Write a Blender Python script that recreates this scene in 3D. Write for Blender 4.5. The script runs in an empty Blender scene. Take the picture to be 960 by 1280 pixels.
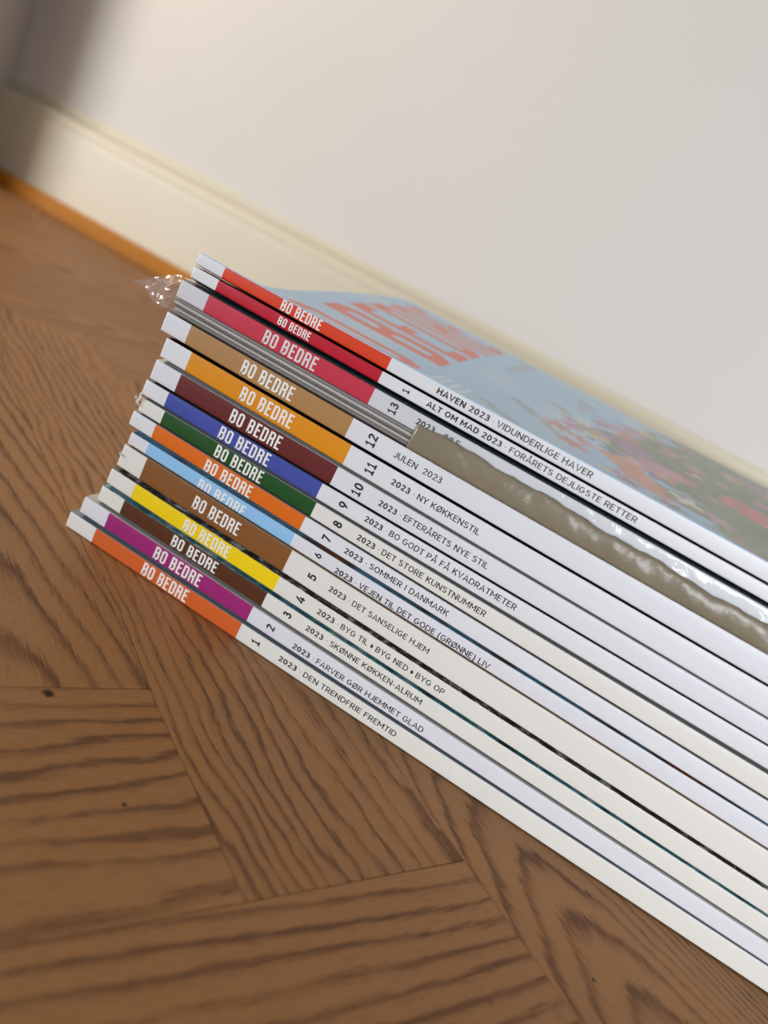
import bpy, bmesh, math, random
import numpy as np
from mathutils import Vector, Matrix

random.seed(7)
np.random.seed(7)
SC = bpy.context.scene
COL = SC.collection
MM = 0.001

# ------------------------------------------------------------------ camera
def look_camera():
    C = Vector((0.14124, -0.23437, 0.13980))
    T = Vector((0.09063, 0.0, 0.06773))
    roll, f = 0.47714, 977.73
    d = (T - C).normalized()
    r = d.cross(Vector((0, 0, 1))).normalized()
    u = r.cross(d)
    r2 = math.cos(roll) * r + math.sin(roll) * u
    u2 = -math.sin(roll) * r + math.cos(roll) * u
    cam = bpy.data.cameras.new('camera')
    o = bpy.data.objects.new('camera', cam)
    COL.objects.link(o)
    m = Matrix.Identity(4)
    for i, v in enumerate((r2, u2, -d)):
        m[0][i], m[1][i], m[2][i] = v
    m[0][3], m[1][3], m[2][3] = C
    o.matrix_world = m
    cam.sensor_fit = 'VERTICAL'
    cam.sensor_height = 36.0
    cam.lens = 36.0 * f / 1280.0
    cam.clip_start = 0.005
    cam.dof.use_dof = True
    cam.dof.focus_distance = 0.252
    cam.dof.aperture_fstop = 7.8
    SC.camera = o
look_camera()

# ------------------------------------------------------------------ world and lights
w = bpy.data.worlds.new('world')
SC.world = w
w.use_nodes = True
bg = w.node_tree.nodes['Background']
bg.inputs[0].default_value = (0.80, 0.90, 1.0, 1)
bg.inputs[1].default_value = 0.06

def area(name, loc, target, sx, sy, power, color):
    l = bpy.data.lights.new(name, 'AREA')
    l.shape = 'RECTANGLE'
    l.size, l.size_y, l.energy, l.color = sx, sy, power, color
    o = bpy.data.objects.new(name, l)
    o.location = loc
    o.rotation_euler = (Vector(target) - Vector(loc)).to_track_quat('-Z', 'Y').to_euler()
    COL.objects.link(o)
    return o
# tall window off to the left of the picture, and a cooler one behind the camera
area('window_light_left', (-0.95, 0.06, 0.86), (-0.25, 0.32, 0.0), 0.18, 0.42, 7.8, (1.0, 0.82, 0.58))
area('window_light_front', (-2.20, -1.65, 0.38), (0.0, 0.3, 0.10), 0.9, 0.55, 52, (0.93, 0.955, 1.0))
front = area('fill_light_right', (0.75, -1.50, 0.33), (0.86, 0.59, 0.12), 0.8, 0.55, 6.6, (0.91, 0.95, 1.0))  # added fill from the right to even out wall and spines, no doorway there
front.data.spread = math.radians(80)

SC.view_settings.view_transform = 'Standard'
SC.view_settings.look = 'None'
SC.view_settings.exposure = 0.0
SC.view_settings.gamma = 1.0
SC.view_settings.use_curve_mapping = False

# ------------------------------------------------------------------ helpers
def srgb(r, g, b):
    f = lambda c: (c / 255 / 12.92) if c / 255 <= 0.04045 else ((c / 255 + 0.055) / 1.055) ** 2.4
    return (f(r), f(g), f(b), 1.0)

class NT:
    """small node-tree helper"""
    def __init__(self, name):
        self.m = bpy.data.materials.new(name)
        self.m.use_nodes = True
        self.t = self.m.node_tree
        self.b = self.t.nodes['Principled BSDF']
        self.out = self.t.nodes['Material Output']
    def n(self, kind, **kw):
        x = self.t.nodes.new(kind)
        for k, v in kw.items():
            setattr(x, k, v)
        return x
    def l(self, a, b):
        self.t.links.new(a, b)
    def math(self, op, a, b=None, c=None, clamp=False):
        x = self.n('ShaderNodeMath', operation=op, use_clamp=clamp)
        for i, v in enumerate((a, b, c)):
            if v is None:
                continue
            if isinstance(v, (int, float)):
                x.inputs[i].default_value = v
            else:
                self.l(v, x.inputs[i])
        return x.outputs[0]
    def mix(self, fac, a, b, blend='MIX'):
        x = self.n('ShaderNodeMix', data_type='RGBA', blend_type=blend)
        for s, v in ((x.inputs[0], fac), (x.inputs[6], a), (x.inputs[7], b)):
            if isinstance(v, (int, float, tuple)):
                s.default_value = v
            else:
                self.l(v, s)
        return x.outputs[2]
    def noise(self, scale, detail=3, rough=0.5, vec=None, out=0):
        x = self.n('ShaderNodeTexNoise')
        x.inputs['Scale'].default_value = scale
        x.inputs['Detail'].default_value = detail
        x.inputs['Roughness'].default_value = rough
        if vec is not None:
            self.l(vec, x.inputs['Vector'])
        return x.outputs[out]
    def pos(self):
        return self.n('ShaderNodeNewGeometry').outputs['Position']
    def bump(self, h, strength, dist):
        x = self.n('ShaderNodeBump')
        x.inputs['Strength'].default_value = strength
        x.inputs['Distance'].default_value = dist
        self.l(h, x.inputs['Height'])
        self.l(x.outputs[0], self.b.inputs['Normal'])

def paper(name, c, rough=0.38, var=0.05, coat=0.0, bump=0.06, spec=0.5):
    k = NT(name)
    p = k.pos()
    n = k.noise(420, 3, 0.6, p)
    n2 = k.noise(30, 2, 0.5, p)
    f = k.math('ADD', k.math('MULTIPLY', n, var), k.math('MULTIPLY', n2, var))
    f = k.math('ADD', f, 1.0 - var)
    k.l(k.mix(1.0, c, f, 'MULTIPLY'), k.b.inputs['Base Color'])
    k.b.inputs['Roughness'].default_value = rough
    k.b.inputs['Specular IOR Level'].default_value = spec
    k.b.inputs['Coat Weight'].default_value = coat
    k.b.inputs['Coat Roughness'].default_value = 0.15
    k.bump(k.noise(900, 2, 0.5, p), bump, 0.0003)
    return k.m

def link(name, me, parent=None, mats=()):
    for m in mats:
        me.materials.append(m)
    o = bpy.data.objects.new(name, me)
    COL.objects.link(o)
    if parent is not None:
        o.parent = parent
    return o

def mesh(name, verts, faces, mis=None, smooth=None):
    me = bpy.data.meshes.new(name)
    me.from_pydata([tuple(v) for v in verts], [], [tuple(f) for f in faces])
    if mis is not None:
        me.polygons.foreach_set('material_index', mis)
    if smooth is not None:
        me.polygons.foreach_set('use_smooth', smooth if hasattr(smooth, '__len__') else [smooth] * len(faces))
    me.update()
    return me

def thing(name, label, cat, loc, group=None):
    o = bpy.data.objects.new(name, None)
    o.empty_display_size = 0.01
    o.location = loc
    COL.objects.link(o)
    o['label'], o['category'] = label, cat
    if group:
        o['group'] = group
    return o

def structure(o):
    o['kind'] = 'structure'
    return o

# ------------------------------------------------------------------ room shell
WALL_Y = 0.590
PIER_X, PIER_Y = -0.690, 0.440

def wall_mat():
    k = NT('wall_paint')
    p = k.pos()
    n = k.noise(6, 3, 0.5, p)
    k.l(k.mix(n, srgb(208, 207, 203), srgb(212, 211, 208)), k.b.inputs['Base Color'])
    k.b.inputs['Roughness'].default_value = 0.75
    h = k.math('ADD', k.noise(120, 4, 0.6, p), k.math('MULTIPLY', k.noise(14, 2, 0.5, p), 1.2))
    k.bump(h, 0.25, 0.0006)
    return k.m
M_WALL = wall_mat()

def trim_mat():
    k = NT('trim_paint')
    p = k.pos()
    k.l(k.mix(k.noise(9, 2, 0.5, p), srgb(204, 197, 177), srgb(209, 203, 183)), k.b.inputs['Base Color'])
    k.b.inputs['Roughness'].default_value = 0.42
    k.bump(k.noise(60, 3, 0.5, p), 0.15, 0.0004)
    return k.m
M_TRIM = trim_mat()

def prism_x(name, prof, x0, x1, mat, smooth=False, nx=1):
    """profile (y,z) list swept along x, closed"""
    V, F = [], []
    n = len(prof)
    xs = [x0 + (x1 - x0) * i / nx for i in range(nx + 1)]
    for x in xs:
        V += [(x, y, z) for y, z in prof]
    for s in range(nx):
        for i in range(n):
            j = (i + 1) % n
            F.append((s * n + i, (s + 1) * n + i, (s + 1) * n + j, s * n + j))
    F.append(tuple(range(n)))
    F.append(tuple(nx * n + i for i in reversed(range(n))))
    me = mesh(name, V, F, smooth=smooth)
    bm = bmesh.new(); bm.from_mesh(me)
    bmesh.ops.recalc_face_normals(bm, faces=bm.faces)
    bm.to_mesh(me); bm.free()
    return link(name, me, None, [mat])

structure(prism_x('wall_back', [(WALL_Y, -0.02), (WALL_Y, 2.6), (WALL_Y + 0.1, 2.6), (WALL_Y + 0.1, -0.02)], -2.6, 3.0, M_WALL))
# light-blocking pier added further left, outside the picture: its edge throws the soft shade at the picture's upper left
structure(prism_x('shade_pier_left', [(PIER_Y, -0.02), (PIER_Y, 2.6), (WALL_Y, 2.6), (WALL_Y, -0.02)], -2.6, PIER_X, M_WALL))
yb = WALL_Y
bprof = [(yb, 0.0), (yb - 0.014, 0.0), (yb - 0.014, 0.0895), (yb - 0.0132, 0.0905), (yb - 0.0128, 0.0935), (yb - 0.0132, 0.0965),
         (yb - 0.0132, 0.101), (yb - 0.012, 0.1045), (yb - 0.009, 0.107), (yb - 0.005, 0.1082),
         (yb - 0.0015, 0.1086), (yb - 0.0015, 0.1112), (yb - 0.004, 0.1118), (yb - 0.003, 0.116), (yb, 0.118)]
structure(prism_x('baseboard_back', bprof, PIER_X, 3.0, M_TRIM))

def strip_mat():
    k = NT('oak_strip')
    p = k.pos()
    mp = k.n('ShaderNodeMapping'); mp.inputs['Scale'].default_value = (12, 260, 260)
    k.l(p, mp.inputs['Vector'])
    n = k.noise(1.0, 4, 0.6, mp.outputs[0])
    k.l(k.mix(n, srgb(160, 98, 12), srgb(184, 120, 26)), k.b.inputs['Base Color'])
    k.b.inputs['Roughness'].default_value = 0.5
    k.b.inputs['Specular IOR Level'].default_value = 0.2
    return k.m
q = []
for i in range(7):
    a = math.pi / 2 * i / 6
    q.append((yb - 0.014 - 0.009 - 0.004 * math.cos(a), 0.0125 + 0.004 * math.sin(a)))
structure(prism_x('trim_1', [(yb - 0.014, 0.0), (yb - 0.027, 0.0)] + q + [(yb - 0.014, 0.0165)], PIER_X, 3.0, strip_mat()))

# ------------------------------------------------------------------ herringbone floor
def wood_mat():
    k = NT('oak_planks')
    uv = k.n('ShaderNodeUVMap', uv_map='grain').outputs[0]
    sep = k.n('ShaderNodeSeparateXYZ'); k.l(uv, sep.inputs[0])
    a, c = sep.outputs[0], sep.outputs[1]
    A = k.n('ShaderNodeAttribute', attribute_name='ga')
    B = k.n('ShaderNodeAttribute', attribute_name='gb')
    sa = k.n('ShaderNodeSeparateXYZ'); k.l(A.outputs['Vector'], sa.inputs[0])
    sb = k.n('ShaderNodeSeparateXYZ'); k.l(B.outputs['Vector'], sb.inputs[0])
    kA, kC, kQ, amp = sa.outputs[0], sa.outputs[1], sa.outputs[2], A.outputs['Alpha']
    rnd, frq, c0, tint = sb.outputs[0], sb.outputs[1], sb.outputs[2], B.outputs['Alpha']
    cc = k.math('SUBTRACT', c, c0)
    def vec(x, y):
        v = k.n('ShaderNodeCombineXYZ'); k.l(x, v.inputs[0]); k.l(y, v.inputs[1]); k.l(rnd, v.inputs[2]); return v.outputs[0]
    n1 = k.noise(1, 2, 0.5, vec(k.math('MULTIPLY', a, 7), k.math('MULTIPLY', c, 26)))
    n2 = k.noise(1, 3, 0.55, vec(k.math('MULTIPLY', a, 45), k.math('MULTIPLY', c, 130)))
    t = k.math('ADD', k.math('MULTIPLY', a, kA), k.math('MULTIPLY', cc, kC))
    t = k.math('ADD', t, k.math('MULTIPLY', k.math('MULTIPLY', cc, cc), kQ))
    t = k.math('ADD', t, k.math('MULTIPLY', k.math('SUBTRACT', n1, 0.5), amp))
    t = k.math('ADD', t, k.math('MULTIPLY', k.math('SUBTRACT', n2, 0.5), k.math('MULTIPLY', amp, 0.26)))
    # fibres: fine streaks along the plank break the ring edges into ticks
    fib = k.noise(1, 3, 0.65, vec(k.math('MULTIPLY', a, 60), k.math('MULTIPLY', c, 1500)))
    fib2 = k.noise(1, 2, 0.5, vec(k.math('MULTIPLY', a, 170), k.math('MULTIPLY', c, 1250)))
    ph = k.math('ADD', k.math('MULTIPLY', t, frq), k.math('MULTIPLY', k.math('SUBTRACT', fib, 0.5), 0.55))
    fr = k.math('FRACT', k.math('ADD', ph, 50.0))
    ramp = k.n('ShaderNodeValToRGB')
    e = ramp.color_ramp.elements
    e[0].position, e[0].color = 0.0, (0.05, 0.05, 0.05, 1)
    e[1].position, e[1].color = 1.0, (0.12, 0.12, 0.12, 1)
    for pz, v in ((0.44, 0.10), (0.60, 0.42), (0.74, 1.0), (0.84, 0.9), (0.92, 0.22)):
        q = e.new(pz); q.color = (v, v, v, 1)
    k.l(fr, ramp.inputs[0])
    ring = ramp.outputs[0]
    # ring strength varies along the board
    sv = k.noise(1, 2, 0.5, vec(k.math('MULTIPLY', a, 7), k.math('MULTIPLY', c, 55)))
    ringf = k.math('MULTIPLY', ring, k.math('ADD', k.math('MULTIPLY', sv, 2.9), -0.72, clamp=True), clamp=True)
    base = k.mix(tint, srgb(165, 122, 79), srgb(147, 106, 68))
    big = k.noise(1, 2, 0.5, vec(k.math('MULTIPLY', a, 5), k.math('MULTIPLY', c, 14)))
    base = k.mix(k.math('MULTIPLY', big, 0.5), base, srgb(146, 96, 54))
    dark = k.mix(0.90, base, srgb(80, 51, 35))
    col = k.mix(ringf, base, dark)
    tick = k.math('MULTIPLY', k.math('GREATER_THAN', fib2, 0.60), k.math('ADD', 0.16, k.math('MULTIPLY', ring, 0.55)))
    col = k.mix(tick, col, srgb(78, 46, 30))
    col = k.mix(k.math('MULTIPLY', fib, 0.22), col, srgb(160, 118, 78))
    # a few dark knots
    p = k.pos()
    for (x, y, r) in KNOTS:
        d = k.n('ShaderNodeVectorMath', operation='DISTANCE')
        k.l(p, d.inputs[0]); d.inputs[1].default_value = (x, y, 0)
        dd = k.math('ADD', d.outputs['Value'], k.math('MULTIPLY', k.math('SUBTRACT', k.noise(900, 2, 0.6, p), 0.5), r * 1.2))
        mk = k.n('ShaderNodeMapRange'); mk.inputs[1].default_value = r * 1.25; mk.inputs[2].default_value = r * 0.7
        k.l(dd, mk.inputs[0])
        col = k.mix(mk.outputs[0], col, srgb(38, 24, 18))
    k.l(col, k.b.inputs['Base Color'])
    rr = k.math('ADD', 0.50, k.math('MULTIPLY', ring, 0.15))
    k.l(rr, k.b.inputs['Roughness'])
    k.b.inputs['Specular IOR Level'].default_value = 0.25
    k.bump(k.math('ADD', k.math('MULTIPLY', ring, -0.6), k.math('MULTIPLY', fib2, -0.5)), 0.25, 0.0004)
    return k.m

KNOTS = [(0.0487, -0.0757, 0.0015), (0.0868, -0.0905, 0.0007), (0.2080, -0.0430, 0.0006)]
PW = 0.0733
PL = PW * 6
P0 = Vector((0.1237, -0.0921))
UA = math.radians(55.2)
UU = Vector((math.cos(UA), math.sin(UA)))
VV = Vector((-math.sin(UA), math.cos(UA)))

def build_floor():
    V, F, UVs, GA, GB, MI = [], [], [], [], [], []
    g = 0.00013
    rng = random.Random(11)
    special = {('V', 0, 0): dict(ka=0.03, kc=1.0, kq=-5, amp=0.026, f=180, c0=0, tint=0.35),
               ('V', 1, 0): dict(ka=0.30, kc=0.0, kq=34, amp=0.026, f=125, c0=-0.012, tint=0.2),
               ('L', 0, 0): dict(ka=0.05, kc=1.0, kq=0, amp=0.010, f=165, c0=0, tint=0.35),
               ('L', -1, 0): dict(ka=-0.06, kc=1.0, kq=2, amp=0.026, f=125, c0=0, tint=0.45),
               ('V', -1, 0): dict(ka=0.22, kc=0.25, kq=26, amp=0.020, f=95, c0=0.004, tint=0.25)}
    def plank(kind, i, j, u0, u1, v0, v1):
        cu, cv = (u0 + u1) / 2, (v0 + v1) / 2
        ce = P0 + UU * cu + VV * cv
        if not (-1.35 < ce.x < 1.15 and -0.75 < ce.y < WALL_Y + 0.22):
            return
        s = special.get((kind, i, j))
        rn = rng.random() * 40
        if s is None:
            if rng.random() < 0.45:
                s = dict(ka=rng.choice((-1, 1)) * rng.uniform(.15, .3), kc=0.1, kq=rng.uniform(20, 38), amp=0.016, f=rng.uniform(85, 120), c0=rng.uniform(-.015, .015), tint=rng.random())
            else:
                s = dict(ka=rng.uniform(-.05, .05), kc=1.0, kq=rng.uniform(-2, 2), amp=rng.uniform(.010, .02), f=rng.uniform(90, 190), c0=0, tint=rng.random())
        top = []
        for (u, v) in ((u0 + g, v0 + g), (u1 - g, v0 + g), (u1 - g, v1 - g), (u0 + g, v1 - g)):
            w_ = P0 + UU * u + VV * v
            al, ac = ((v - cv), (u - cu)) if kind == 'V' else ((u - cu), (v - cv))
            top.append((w_, al, ac))
        b = len(V)
        for w_, al, ac in top: V.append((w_.x, w_.y, 0.0))
        for w_, al, ac in top: V.append((w_.x, w_.y, -0.004))
        fs = [(0, 1, 2, 3)] + [(a_, a_ + 4, (a_ + 1) % 4 + 4, (a_ + 1) % 4) for a_ in range(4)]
        for f in fs:
            F.append([b + x for x in f]); MI.append(0)
            for x in f:
                UVs.append((top[x % 4][1], top[x % 4][2]))
                GA.append((s['ka'], s['kc'], s['kq'], s['amp']))
                GB.append((rn, s['f'], s['c0'], s['tint']))
    for i in range(-26, 27):
        for j in range(-4, 5):
            su, sv = i * PW + j * PL, -i * PW + j * PL
            plank('V', i, j, su, su + PW, sv, sv + PL)
            plank('L', i, j, su + PW - PL, su + PW, sv - PW, sv)
    b = len(V)
    V += [(-1.6, -1.1, -0.003), (1.5, -1.1, -0.003), (1.5, WALL_Y + 0.1, -0.003), (-1.6, WALL_Y + 0.1, -0.003)]
    F.append([b, b + 1, b + 2, b + 3]); MI.append(1)
    for _ in range(4):
        UVs.append((0, 0)); GA.append((0, 0, 0, 0)); GB.append((0, 0, 0, 0))
    me = mesh('floor', V, F, MI)
    uvl = me.uv_layers.new(name='grain')
    uvl.data.foreach_set('uv', np.array(UVs, dtype=np.float32).ravel())
    for nm, dat in (('ga', GA), ('gb', GB)):
        at = me.attributes.new(nm, 'FLOAT_COLOR', 'CORNER')
        at.data.foreach_set('color', np.array(dat, dtype=np.float32).ravel())
    return structure(link('floor', me, None, [wood_mat(), paper('floor_gap', srgb(40, 26, 18), 0.8)]))
build_floor()

# ------------------------------------------------------------------ stack geometry (mm): spine edges measured per issue
ZS = 2.0   # shift so that the floor is z = 0
#      y     x0    x1    tip    zb0    zb250  zt0    zt250  (z before the shift)
ROW = {
 1: (-1.1, -1.75, 64.25, -14.0, -1.90, -1.55, 4.05, 5.95),
 2: (-0.7,  0.60, 65.1, -10.9,  6.30,  6.35, 12.25, 12.25),
 3: ( 0.5,  3.60, 67.2,  -6.7, 13.65, 12.62, 19.05, 18.55),
 4: ( 0.7,  5.20, 68.6,  -5.9, 21.40, 19.40, 26.70, 25.85),
 5: ( 1.2,  5.30, 68.3,  -4.9, 29.30, 26.95, 37.40, 36.45),
 6: ( 1.2,  3.77, 66.6,  -4.1, 38.45, 37.15, 42.40, 42.95),
 7: ( 0.5,  4.00, 67.6,  -6.0, 45.45, 44.05, 50.35, 50.00),
 8: ( 0.5,  5.20, 68.9,  -4.6, 51.25, 50.75, 56.10, 56.90),
 9: ( 0.4,  4.05, 67.9,  -5.7, 57.45, 58.70, 62.65, 64.50),
10: (-0.3,  6.15, 70.4,  -4.5, 64.20, 65.30, 70.65, 71.35),
11: (-0.7,  7.00, 71.4,  -3.7, 72.90, 72.05, 79.35, 79.85),
12: (-1.1,  3.35, 68.2,  -6.8, 81.05, 80.55, 87.70, 88.05),
13: (-0.2,  4.70, 70.0,  -6.6, 93.20, 93.60, 98.85, 99.00),
14: ( 0.0,  5.85, 69.75, -4.3, 101.60, 100.65, 104.95, 104.60),
15: ( 0.0,  6.30, 70.5,  -4.2, 106.05, 105.30, 109.90, 110.65),
}
LENX, DEPTH = 290.0, 222.0

def lin(a, b, x):
    return a + (b - a) * x / 250.0
def _sb(i, x):
    return lin(ROW[i][4], ROW[i][5], x) + ZS
def _st(i, x):
    return lin(ROW[i][6], ROW[i][7], x) + ZS
SWELL = 0.17
def sb(i, x):
    if i in (1, 13): return _sb(i, x)
    return _sb(i, x) - SWELL * max(_sb(i, x) - _st(i - 1, x), 0)
def st(i, x):
    if i in (12, 15): return _st(i, x)
    return _st(i, x) + SWELL * max(_sb(i + 1, x) - _st(i, x), 0)

# layers in stacking order; leaflets lie between 12 and 13
NLEAF = 5
def leaf_b(k, x):
    lo, hi = st(12, x) + 0.25, sb(13, x) - 0.15
    return lo + (hi - lo) * k / NLEAF
LAYERS = [('m', i) for i in range(1, 13)] + [('l', k) for k in range(NLEAF)] + [('m', i) for i in (13, 14, 15)]
def lay_b(n, x):
    t, i = LAYERS[n]
    return sb(i, x) if t == 'm' else leaf_b(i, x) + 0.06
def lay_t(n, x):
    t, i = LAYERS[n]
    return st(i, x) if t == 'm' else leaf_b(i + 1, x) - 0.06
def iface(n, x):
    """height of the surface under layer n, away from the spine"""
    if n == 0:
        return 0.05
    if n == len(LAYERS):
        return lay_t(n - 1, x) - 0.2
    return 0.5 * (lay_t(n - 1, x) + lay_b(n, x))
DY = np.array([0, 12, 28, 45, 74, 105, 137, 180, 225.0])
DZ = np.array([0, -1.6, -3.8, -5.0, -3.9, -0.8, 2.4, 5.6, 8.2])
_dm = np.gradient(DZ, DY)
def dip(y):
    y = min(max(y, 0.0), 225.0)
    j = min(int(np.searchsorted(DY, y, 'right')) - 1, len(DY) - 2)
    h = DY[j + 1] - DY[j]; t = (y - DY[j]) / h
    return float((2*t**3-3*t**2+1)*DZ[j] + (t**3-2*t**2+t)*h*_dm[j] + (-2*t**3+3*t**2)*DZ[j+1] + (t**3-t**2)*h*_dm[j+1])
def smooth(a, b, v):
    t = min(max((v - a) / (b - a), 0), 1)
    return t * t * (3 - 2 * t)
def dscale(zmid, x, d):
    return d * max(0.0, zmid / 112.0) * (1 - 0.25 * max(0, x) / 285 if d < 0 else 1)
GAP = 0.13
def bot_z(n, x, y):
    s = smooth(0.35, 5.5, y); m = iface(n, x)
    g = GAP
    return lay_b(n, x) * (1 - s) + (m + g) * s + dscale(m, x, dip(y))
def top_z(n, x, y):
    s = smooth(0.35, 5.5, y); m = iface(n + 1, x)
    g = GAP
    return lay_t(n, x) * (1 - s) + (m - g) * s + dscale(m, x, dip(y))

# ------------------------------------------------------------------ materials for the issues
WHITE_COOL = srgb(219, 220, 222)
WHITE_WARM = srgb(222, 219, 211)
WHITE_LILAC = srgb(217, 217, 222)
M_INK = paper('black_ink', srgb(24, 24, 27), 0.5, 0.02)
M_LETTER = paper('white_lettering', srgb(232, 230, 224), 0.45, 0.02)
M_PAGES = paper('page_edges', srgb(214, 210, 200), 0.8, 0.12)
_wm = {}
def white(c):
    if c not in _wm:
        _wm[c] = paper('white_spine_paper', c, 0.36, 0.03)
    return _wm[c]
def picture_mat(name, cols, scale):
    """a printed cover picture, only its edge shows between two spines"""
    k = NT(name)
    p = k.pos()
    r = k.n('ShaderNodeValToRGB')
    e = r.color_ramp.elements
    e[0].position, e[0].color = 0.3, cols[0]
    e[1].position, e[1].color = 0.7, cols[-1]
    for i, c in enumerate(cols[1:-1]):
        q = e.new(0.3 + 0.4 * (i + 1) / (len(cols) - 1)); q.color = c
    k.l(k.noise(scale, 3, 0.6, p), r.inputs[0])
    k.l(r.outputs[0], k.b.inputs['Base Color'])
    k.b.inputs['Roughness'].default_value = 0.25
    return k.m

# ------------------------------------------------------------------ lettering
def stroke(P, wd, closed=False):
    """mitred ribbon polygons along a 2D polyline"""
    P = [Vector(p) for p in P]
    n = len(P)
    L, R = [], []
    for i in range(n):
        a = P[i - 1] if (closed or i > 0) else None
        b = P[(i + 1) % n] if (closed or i < n - 1) else None
        if a is None: d = (b - P[i]).normalized(); nn = Vector((-d.y, d.x)); sc = 1
        elif b is None: d = (P[i] - a).normalized(); nn = Vector((-d.y, d.x)); sc = 1
        else:
            d1, d2 = (P[i] - a).normalized(), (b - P[i]).normalized()
            n1, n2 = Vector((-d1.y, d1.x)), Vector((-d2.y, d2.x))
            nn = (n1 + n2).normalized(); sc = min(1 / max(nn.dot(n1), 0.3), 1.6)
        L.append(P[i] + nn * wd / 2 * sc); R.append(P[i] - nn * wd / 2 * sc)
    return [[L[i], L[(i + 1) % n], R[(i + 1) % n], R[i]] for i in range(n if closed else n - 1)]
S_ = 0.135
def glyph(ch):
    h = S_ / 2; W = 0.41; r = 0.08
    x0, x1, y0, y1, ym = h, W - h, h, 1 - h, 0.53
    if ch == 'O':
        return stroke([(x0 + r, y0), (x1 - r, y0), (x1, y0 + r), (x1, y1 - r), (x1 - r, y1), (x0 + r, y1), (x0, y1 - r), (x0, y0 + r)], S_, True)
    if ch == 'B':
        return stroke([(x0, 0), (x0, 1)], S_) + stroke([(x0, y1), (x1 - r, y1), (x1 - .01, y1 - r), (x1 - .01, ym + r * .8), (x1 - r, ym), (x0, ym)], S_) + \
            stroke([(x1 - r, ym), (x1, ym - r * .8), (x1, y0 + r), (x1 - r, y0), (x0, y0)], S_)
    if ch == 'E':
        x1 = .34
        return stroke([(x0, 0), (x0, 1)], S_) + stroke([(x0, y1), (x1, y1)], S_) + stroke([(x0, ym), (x1 - .03, ym)], S_) + stroke([(x0, y0), (x1, y0)], S_)
    if ch == 'D':
        return stroke([(x0, 0), (x0, 1)], S_) + stroke([(x0, y1), (x1 - r, y1), (x1, y1 - r), (x1, y0 + r), (x1 - r, y0), (x0, y0)], S_)
    if ch == 'R':
        return stroke([(x0, 0), (x0, 1)], S_) + stroke([(x0, y1), (x1 - r, y1), (x1, y1 - r), (x1, ym + r * .6), (x1 - r, ym - .02), (x0, ym - .02)], S_) + \
            stroke([(x1 - r, ym), (x1 - .01, ym - .12), (x1, 0)], S_)
    return []
def masthead_polys():
    out, x = [], 0.0
    for ch in 'BO BEDRE':
        if ch == ' ':
            x += 0.26; continue
        out += [[(p.x + x, p.y) for p in q] for q in glyph(ch)]
        x += (0.34 if ch == 'E' else 0.41) + 0.115
    wd = x - 0.115
    return [[(px / wd, py) for px, py in q] for q in out]
MAST = masthead_polys()

def prism_polys(polys, fn, depth):
    """fn maps 2D to (x, y, z); thin prisms towards -y"""
    V, F = [], []
    for k_, q in enumerate(polys):
        b = len(V); n = len(q)
        lift = (k_ % 9) * 0.0022 * MM      # overlapping strokes never share a plane
        pts = [(x, y - lift, z) for x, y, z in (fn(*p) for p in q)]
        V += [(x, y - depth, z) for x, y, z in pts] + [(x, y, z) for x, y, z in pts]
        F.append([b + i for i in range(n)])
        for i in range(n):
            j = (i + 1) % n
            F.append([b + i, b + n + i, b + n + j, b + j])
    return V, F

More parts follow.
